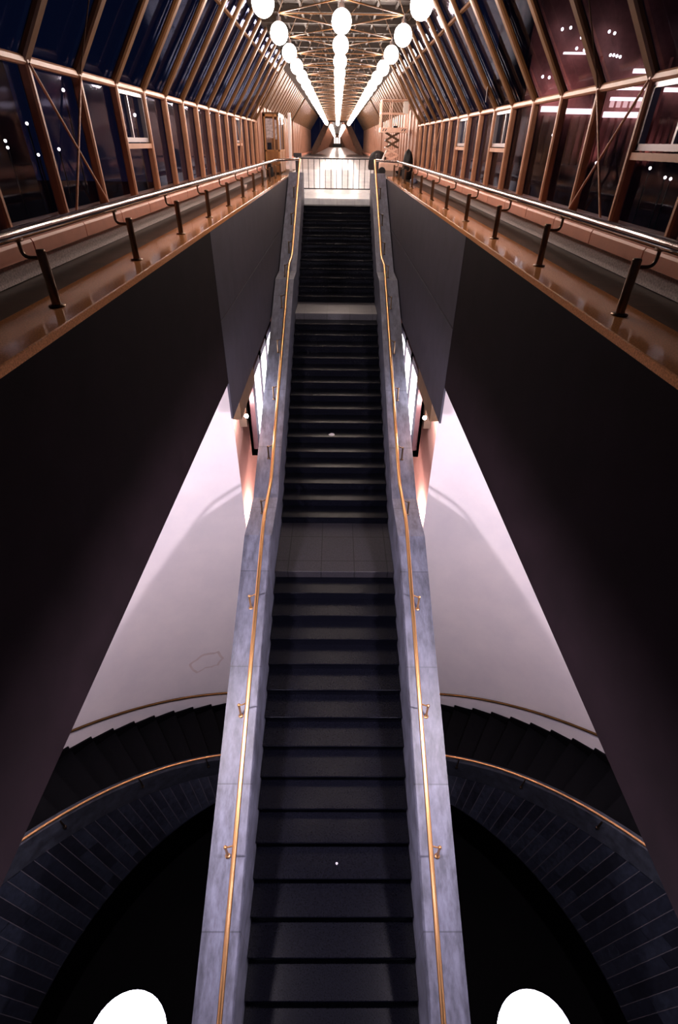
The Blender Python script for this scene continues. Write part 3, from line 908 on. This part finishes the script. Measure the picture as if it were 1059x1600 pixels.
# ------------------------------------------------------------------ light boxes beside the stairs, passage behind
for sd in (-1, 1):
    a = SIDE[sd]
    x = sd * 1.74
    lb = empty('light_box', (sd * 1.69, 9.7, -5.62))
    tag(lb, 'illuminated white sign box in a dark frame on the %s of the middle flight' % a, 'sign', 'light boxes beside the stairs')
    L, Hh = 3.7, 1.86
    f = MB()
    x0, x1 = sorted((0.0, sd * 0.16))
    f.box(x0, x1, 0, L, 0, 0.16); f.box(x0, x1, 0, L, Hh - .15, Hh); f.box(x0, x1, 0, 0.30, 0, Hh); f.box(x0, x1, L - .15, L, 0, Hh)
    for k in (0, 1):
        yy = (1.30, 2.45)[k]
        f.box(x0, x1, yy - .13, yy + .13, 0, Hh)
    xb0, xb1 = sorted((sd * 0.10, sd * 0.16))
    f.box(xb0, xb1, 0, L, 0, Hh)
    f.build('frame', M_LBFRAME, lb)
    for ya, yb in ((0.31, 1.16), (1.44, 2.31), (2.59, 3.54)):
        xa, xc = sorted((sd * 0.012, sd * 0.05))
        MB().box(xa, xc, ya, yb, 0.17, Hh - .16).build('lit_panel', M_LBOX, lb)
    b = MB()
    x0, x1 = sorted((sd * 1.9, sd * 2.06))
    b.box(x0, x1, 9.76, 13.4, -4.95, -4.1)
    struct(b.build('trim_sign_mount_' + a, mat('grey_mount', (0.12, 0.10, 0.08), .7)), 'grey wall block behind the %s light box' % a, 'block')
    # passage wall beyond the edge of the white wall
    b = MB()
    x0, x1 = sorted((sd * 2.06, sd * 2.3))
    b.box(x0, x1, 8.5, 20.0, -14, -2.925)
    struct(b.build('wall_passage_' + a, M_PINK), 'warmly lit pinkish passage wall beyond the %s white wall' % a, 'wall')
    b = MB()
    x0, x1 = sorted((sd * 1.65, sd * 1.80))
    b.box(x0, x1, 8.0, 9.72, -3.92, -3.53)
    struct(b.build('trim_beam_' + a, M_BEAM), 'brown beam under the %s slate wall' % a, 'beam')
    lw = empty('wall_lamp', (sd * 2.06, 9.55, -7.15))  # unseen lamp, added to warm the passage wall from behind the curb
    tag(lw, 'warm wall lamp low on the passage wall behind the %s curb' % a, 'lamp', 'warm passage wall lamps')
    MB().sphere((-sd * .11, 0, 0), 0.075, 16, 10).build('globe', emis('wall_lamp_' + a, (1, .60, .53), 1500), lw)
    MB().tube([(0, 0, -.09), (-sd * .11, 0, -.09), (-sd * .11, 0, -.06)], 0.02, 8).build('bracket', M_BRONZE, lw)
    la = empty('passage_lamp', (sd * 1.80, 9.25, -4.45))
    tag(la, 'small bright bulb on the passage wall near the %s light box' % a, 'lamp', 'small passage bulbs')
    MB().sphere((0, 0, 0), 0.04, 12, 8).build('bulb', emis('bulb_' + a, (1, .66, .58), 500), la)
    MB().tube([(0, 0, 0.04), (0, 0, .30), (sd * .26, 0, .30)], 0.012, 8).build('bracket', M_BRONZE, la)

# ------------------------------------------------------------------ round lower hall
def pol(r, th, z, sd):
    t = math.radians(th)
    return (ROT[0] + sd * r * math.sin(t), ROT[1] + r * math.cos(t), z)
def zstep(th): return -(12.66 - 0.061 * (th - 26.4))
TH0 = 14.0
for sd in (-1, 1):
    a = SIDE[sd]
    # white drum wall
    b = MB()
    ths = [TH0 + (125 - TH0) * i / 90 for i in range(91)]
    b.strip([[pol(7.86, t, z, sd) for z in (-14.5, -10, -6, -2.8)] for t in ths])
    b.strip([[pol(8.06, t, z, sd) for z in (-14.5, -2.8)] for t in ths])
    b.quad([pol(7.86, TH0, -14.5, sd), pol(8.06, TH0, -14.5, sd), pol(8.06, TH0, -2.8, sd), pol(7.86, TH0, -2.8, sd)])
    struct(b.build('wall_round_' + a, M_WHITE), 'curved white plaster wall of the lower hall, %s of the stairs' % a, 'wall')
    # curved stairs
    cs = empty('curved_staircase', pol(6.9, 20, -12.9, sd))
    tag(cs, 'dark curved steps climbing along the %s white wall' % a, 'staircase', 'curved stairs of the lower hall')
    dth = 3.45
    k = 0
    th = 15.0
    while th < 96:
        z = zstep(th + dth * 0.5)
        b = MB()
        vs = []
        for zz in (z - 0.4, z):
            for t in (th, th + dth + 0.02):
                for r in (6.12, 7.83):
                    vs.append(pol(r, t, zz, sd))
        b.add(vs, [(0, 1, 3, 2), (4, 6, 7, 5), (0, 4, 5, 1), (2, 3, 7, 6), (0, 2, 6, 4), (1, 5, 7, 3)])
        # skirting against the wall
        vs = []
        for zz, up_ in ((z, 0), (z + 0.15, 1)):
            for t in (th, th + dth):
                for r in (7.80, 7.845):
                    vs.append(pol(r, t, zz + up_ * (0.11 if t > th else 0.0), sd))
        b.add(vs, [(0, 1, 3, 2), (4, 6, 7, 5), (0, 4, 5, 1), (2, 3, 7, 6), (0, 2, 6, 4), (1, 5, 7, 3)])
        o = b.build('step', M_STONE, cs); o.location = -cs.location
        th += dth
        k += 1
    # wall handrail
    hr = empty('wall_handrail', pol(7.78, 20, -11.9, sd))
    tag(hr, 'dull brass handrail curving along the %s white wall' % a, 'handrail', 'curved wall handrails')
    ths = [12 + 1.5 * i for i in range(58)]
    o = MB().tube([pol(7.77, t, zstep(t) + 0.80, sd) for t in ths], 0.03, 10).build('rail', mat('dull_brass', (0.16, 0.09, 0.035), .35, 1.0), hr); o.location = -hr.location
    for t in (23, 32, 41, 50, 59, 68):
        z = zstep(t) + 0.80
        b = MB(); b.tube([pol(7.855, t, z - .09, sd), pol(7.79, t, z - .08, sd), pol(7.77, t, z - .02, sd)], 0.012, 6); b.sphere(pol(7.845, t, z - .09, sd), 0.03, 8, 6)
        o = b.build('bracket', M_BRONZE, hr); o.location = -hr.location
    # parapet with tiled battered face: tiles, plain coping course
    def ztile(t): return max(-12.80, -(12.40 - 0.0625 * (t - 31.0)))
    ths = [0 + 1.0 * i for i in range(111)]
    b = MB()
    b.strip([[pol(5.95, t, ztile(t), sd), pol(5.95, t, ztile(t) + .66, sd), pol(5.965, t, ztile(t) + .68, sd), pol(6.10, t, ztile(t) + .68, sd), pol(6.12, t, ztile(t) + .66, sd), pol(6.12, t, -13.2, sd)] for t in ths], smooth=False)
    struct(b.build('wall_parapet_' + a, M_COPING), 'blue grey stone parapet course below the %s curved handrail' % a, 'parapet')
    # tiles as separate courses in one mesh, thin pale joints between them
    b = MB()
    M_T = [mat('tile_navy', (0.0085, 0.0105, 0.019), 0.5, var=0.4, scale=9, spec=.25), mat('tile_slate', (0.012, 0.015, 0.026), 0.5, var=0.4, scale=9, spec=.25), mat('tile_black', (0.0055, 0.0065, 0.012), 0.5, var=0.4, scale=9, spec=.25), mat('tile_joint', (0.045, 0.042, 0.055), 0.8)]
    rnd = random.Random(20 + sd)
    dt = 2.05
    t = 2.0
    while t < 108:
        lean = min(2.0, max(0, (t - 30) * 0.1))
        rows_ = 3
        cut = [0, rnd.choice((0.30, 0.42)), rnd.choice((0.72, 0.84)), 1.0]
        def Pt(tt, s, out=0.0):
            zt = ztile(tt)
            return pol(5.95 + (5.56 - 5.95) * s - out, tt - lean * s, zt + (-13.0 - zt) * s, sd)
        for c in range(3):
            g = 0.06
            pts = [Pt(t + g, cut[c] + .004), Pt(t + dt - g, cut[c] + .004), Pt(t + dt - g, cut[c + 1]), Pt(t + g, cut[c + 1])]
            b.quad(pts if sd > 0 else pts[::-1], mi=rnd.choice((0, 0, 1, 1, 2)))
        pts = [Pt(t - g, 0), Pt(t + g, 0), Pt(t + g, 1), Pt(t - g, 1)]
        b.quad(pts if sd > 0 else pts[::-1], mi=3)
        t += dt
    b.strip([[pol(5.562, tt, -13.0, sd), pol(5.60, tt, -13.12, sd), pol(6.1, tt, -13.12, sd)] for tt in ths], smooth=False, mi=2)
    b.strip([[pol(5.99, tt, ztile(tt), sd), pol(5.61, tt, -13.0, sd)] for tt in ths], smooth=False, mi=2)
    struct(b.build('wall_tiled_' + a, M_T), 'dark blue tiled face of the parapet around the %s of the pit' % a, 'wall')
    ih = empty('pit_handrail', pol(5.97, 20, -11.6, sd))
    tag(ih, 'bright brass handrail curving over the %s tiled parapet' % a, 'handrail', 'curved handrails around the pit')
    ths2 = [10 + 1.0 * i for i in range(91)]
    def zr2(t): return -(11.90 - 0.060 * (t - 26.4))
    o = MB().tube([pol(6.0, t, zr2(t), sd) for t in ths2], 0.025, 10).build('rail', M_BRASS, ih); o.location = -ih.location
    for t in (17, 30, 43.5, 57.5, 71, 84):
        z = zr2(t)
        b = MB(); b.tube([pol(5.935, t, z - .30, sd), pol(5.90, t, z - .22, sd), pol(5.985, t, z - .02, sd)], 0.016, 8); b.sphere(pol(5.935, t, z - .31, sd), 0.035, 10, 6)
        o = b.build('bracket', M_BRONZE, ih); o.location = -ih.location
M_STAIN = mat('brown_damp_stain', (0.60, 0.50, 0.51), 0.8, var=0.1, scale=3)
def on_drum(u, z, sd):
    return pol(7.855, u, z, sd)
ring = [(27.5, -10.55), (24.6, -10.35), (21.8, -10.45), (21.2, -10.75), (22.4, -11.0), (24.8, -10.92), (26.6, -11.02), (27.2, -10.8)]
b = MB()
m_ = len(ring)
cx_, cz_ = sum(r[0] for r in ring) / m_, sum(r[1] for r in ring) / m_
rs_ = random.Random(3)
fine = []
for i in range(m_):
    (u0, z0_), (u1, z1_) = ring[i], ring[(i + 1) % m_]
    for k in range(4):
        f_ = k / 4
        fine.append((u0 + (u1 - u0) * f_ + rs_.uniform(-.14, .14), z0_ + (z1_ - z0_) * f_ + rs_.uniform(-.025, .025)))
ring = fine
m_ = len(ring)
inner = [(cx_ + (u - cx_) * .86, cz_ + (z - cz_) * .80) for u, z in ring]
for i in range(m_):
    j = (i + 1) % m_
    b.quad([on_drum(*ring[i], -1), on_drum(*ring[j], -1), on_drum(*inner[j], -1), on_drum(*inner[i], -1)])
tag(b.build('damp_stain', M_STAIN), 'faint brown damp stain outline on the left white plaster wall', 'stain')
# pit floor and lower landing under the stairs
b = MB(); b.lathe([(0.01, -16.0), (9.5, -16.0)], 48, (ROT[0], ROT[1], 0)); b.lathe([(9.5, -16.4), (0.01, -16.4)], 48, (ROT[0], ROT[1], 0))
struct(b.build('floor_pit', M_VOID), 'black floor deep below the round opening', 'floor')
b = MB()
ths = [-15 + 1.5 * i for i in range(21)]
b.strip([[pol(6.12, t, -12.9, 1), pol(11, t, -12.9, 1)] for t in ths], smooth=False)
b.strip([[pol(6.12, t, -13.1, 1), pol(11, t, -13.1, 1)] for t in ths], smooth=False)
struct(b.build('floor_lower', M_STONE), 'dark landing under the long stairs', 'floor')

# ------------------------------------------------------------------ tall globe lamps at the stair foot
for sd in (-1, 1):
    loc = (sd * 1.36, 0.575, -8.30)
    pl = empty('post_lamp', loc)
    tag(pl, 'large white glowing globe at the bottom %s corner beside the stair foot' % SIDE[sd], 'lamp', 'large globes at the stair foot')
    zc = 3.50
    MB().lathe([(0.001, 0), (0.09, 0), (0.09, 0.03), (0.05, 0.06), (0.035, 0.2), (0.03, zc - 0.3), (0.06, zc - 0.26), (0.09, zc - 0.235), (0.001, zc - 0.23)], 16).build('post', M_BLACK, pl)
    MB().sphere((0, 0, zc), 0.25, 32, 20).build('globe', M_POST, pl)

for sd in (-1, 1):
    sl_ = empty('soffit_lamp', (sd * 2.6, 2.6, -2.925))  # unseen globes, added to give the light on the white walls
    tag(sl_, 'white globe lamp under the lower hall ceiling hidden behind the %s plum wall' % SIDE[sd], 'lamp')
    MB().lathe([(0.001, 0), (0.09, 0), (0.09, -0.03), (0.06, -0.045), (0.001, -0.045)], 14).build('socket', M_BRONZE, sl_)
    MB().sphere((0, 0, -0.155), 0.12, 24, 16).build('globe', M_HALL, sl_)

# ------------------------------------------------------------------ the night city outside
for sd in (-1, 1):
    b = MB()
    x0, x1 = sorted((sd * 12, sd * 110))
    b.box(x0, x1, -30, 160, -9.3, -9)
    struct(b.build('ground_' + SIDE[sd], mat('night_ground', (0.01, 0.01, 0.012), .8)), 'dark ground outside on the %s' % SIDE[sd], 'ground')
bd = empty('city_building', (18, 60, -9))
tag(bd, 'floodlit reddish building with bright strip lights seen through the right glass wall', 'building')
M_FAC = mat('facade_stone', (0.30, 0.12, 0.11), .8, var=.4, scale=.5)
MB().box(-1, 30, 0.0, 12, 0, 30).build('body', M_FAC, bd)
for i in range(32):
    MB().box(-0.8 + 0.7 * i, -0.45 + 0.7 * i, -0.5, 0.05, 7.5, 11.3 if i % 9 else 15.5).build('pilaster', M_FAC, bd)
M_STRIP = emis('strip_glow', (1, .70, .66), 2.6)
for xa, xb, z, hh in ((0.9, 2.9, 11.75, .42), (3.1, 6.1, 11.62, .40), (6.8, 10.6, 11.42, .42), (7.1, 10.3, 12.55, .26), (7.2, 10.4, 13.3, .22), (11.8, 15.5, 13.25, .3), (8.5, 10.0, 14.5, .3), (1.9, 4.2, 15.6, .14)):
    MB().box(xa, xb, -0.8, -0.5, z - hh / 2, z + hh / 2).build('light_strip', M_STRIP, bd)
for i in range(5):
    MB().box(7.2 + .62 * i, 7.55 + .62 * i, -0.6, -0.45, 11.95, 12.4).build('lit_window', emis('facade_window_%d' % i, (1, .55, .5), 1.2), bd)
M_FL = emis('flood_glow', (1, .88, .86), 9)
for x, z in ((1.3, 17.1), (2.0, 17.2), (3.1, 16.6), (2.9, 15.9), (3.6, 15.8), (4.2, 15.75), (0.4, 14), (1.0, 13.95), (1.6, 13.9), (6.0, 15.5), (6.3, 15.5), (6.6, 15.45), (6.9, 15.4), (5.4, 17.0), (5.9, 16.9)):
    MB().sphere((x, -0.8, z), 0.11, 8, 6).build('flood_lamp', M_FL, bd)
for x, z, e in ((2.5, 12.6, 130), (6.5, 8.5, 70), (12, 8.5, 50), (1.0, 12.2, 60)):
    l = bpy.data.lights.new('facade_flood', 'SPOT'); l.energy = e; l.color = (1, .5, .45); l.spot_size = 2.2; l.shadow_soft_size = .3
    o = bpy.data.objects.new('facade_flood', l); COL.objects.link(o)
    o.location = (18 + x, 58.2, -9 + z)
    o.rotation_euler = (math.radians(125), 0, 0)
bl = empty('city_building', (-42, 46, -9))
tag(bl, 'dark building with a few lit windows seen through the left glass wall', 'building')
MB().box(-20, 14, 0, 10, 0, 17).build('body', mat('dark_facade', (0.05, 0.03, 0.04), .8), bl)
rnd = random.Random(4)
for i in range(12):
    x = rnd.uniform(-18, 13); z = rnd.uniform(4, 15)
    MB().box(x, x + .5, -0.1, 0.02, z, z + .6).build('lit_window', emis('lit_window_%d' % i, (1, .45, .25), rnd.uniform(.4, 1.6)), bl)
street = {-1: ((-21.3, 40, -.15), (-21.28, 40, -.5), (-19.6, 40, .75), (-16.8, 40, 2.4), (-18.0, 40, -.55), (-12.7, 40, 1.25), (-20.4, 42, -.9)),
          1: ((20.7, 40, -1.1), (22.3, 40, -1.67), (21.9, 40, -1.6), (17.9, 42, -0.9), (24, 41, -1.3), (14.5, 42, 0.6), (26, 44, -1.5))}
for sd in (-1, 1):
    for i, (x, y, z) in enumerate(street[sd]):
        s_ = empty('street_lamp', (x, y, -9))
        tag(s_, '%s street lamp outside the %s glass wall, counted from nearest' % (ordinal(i), SIDE[sd]), 'street lamp', 'street lamps outside')
        MB().tube([(0, 0, 0), (0, 0, z + 8.9)], 0.05, 6).build('pole', M_BLACK, s_)
        MB().sphere((0, 0, z + 9), 0.09, 8, 6).build('lamp_head', emis('street_%s_%d' % (SIDE[sd], i), (1, .8, .72), 8), s_)
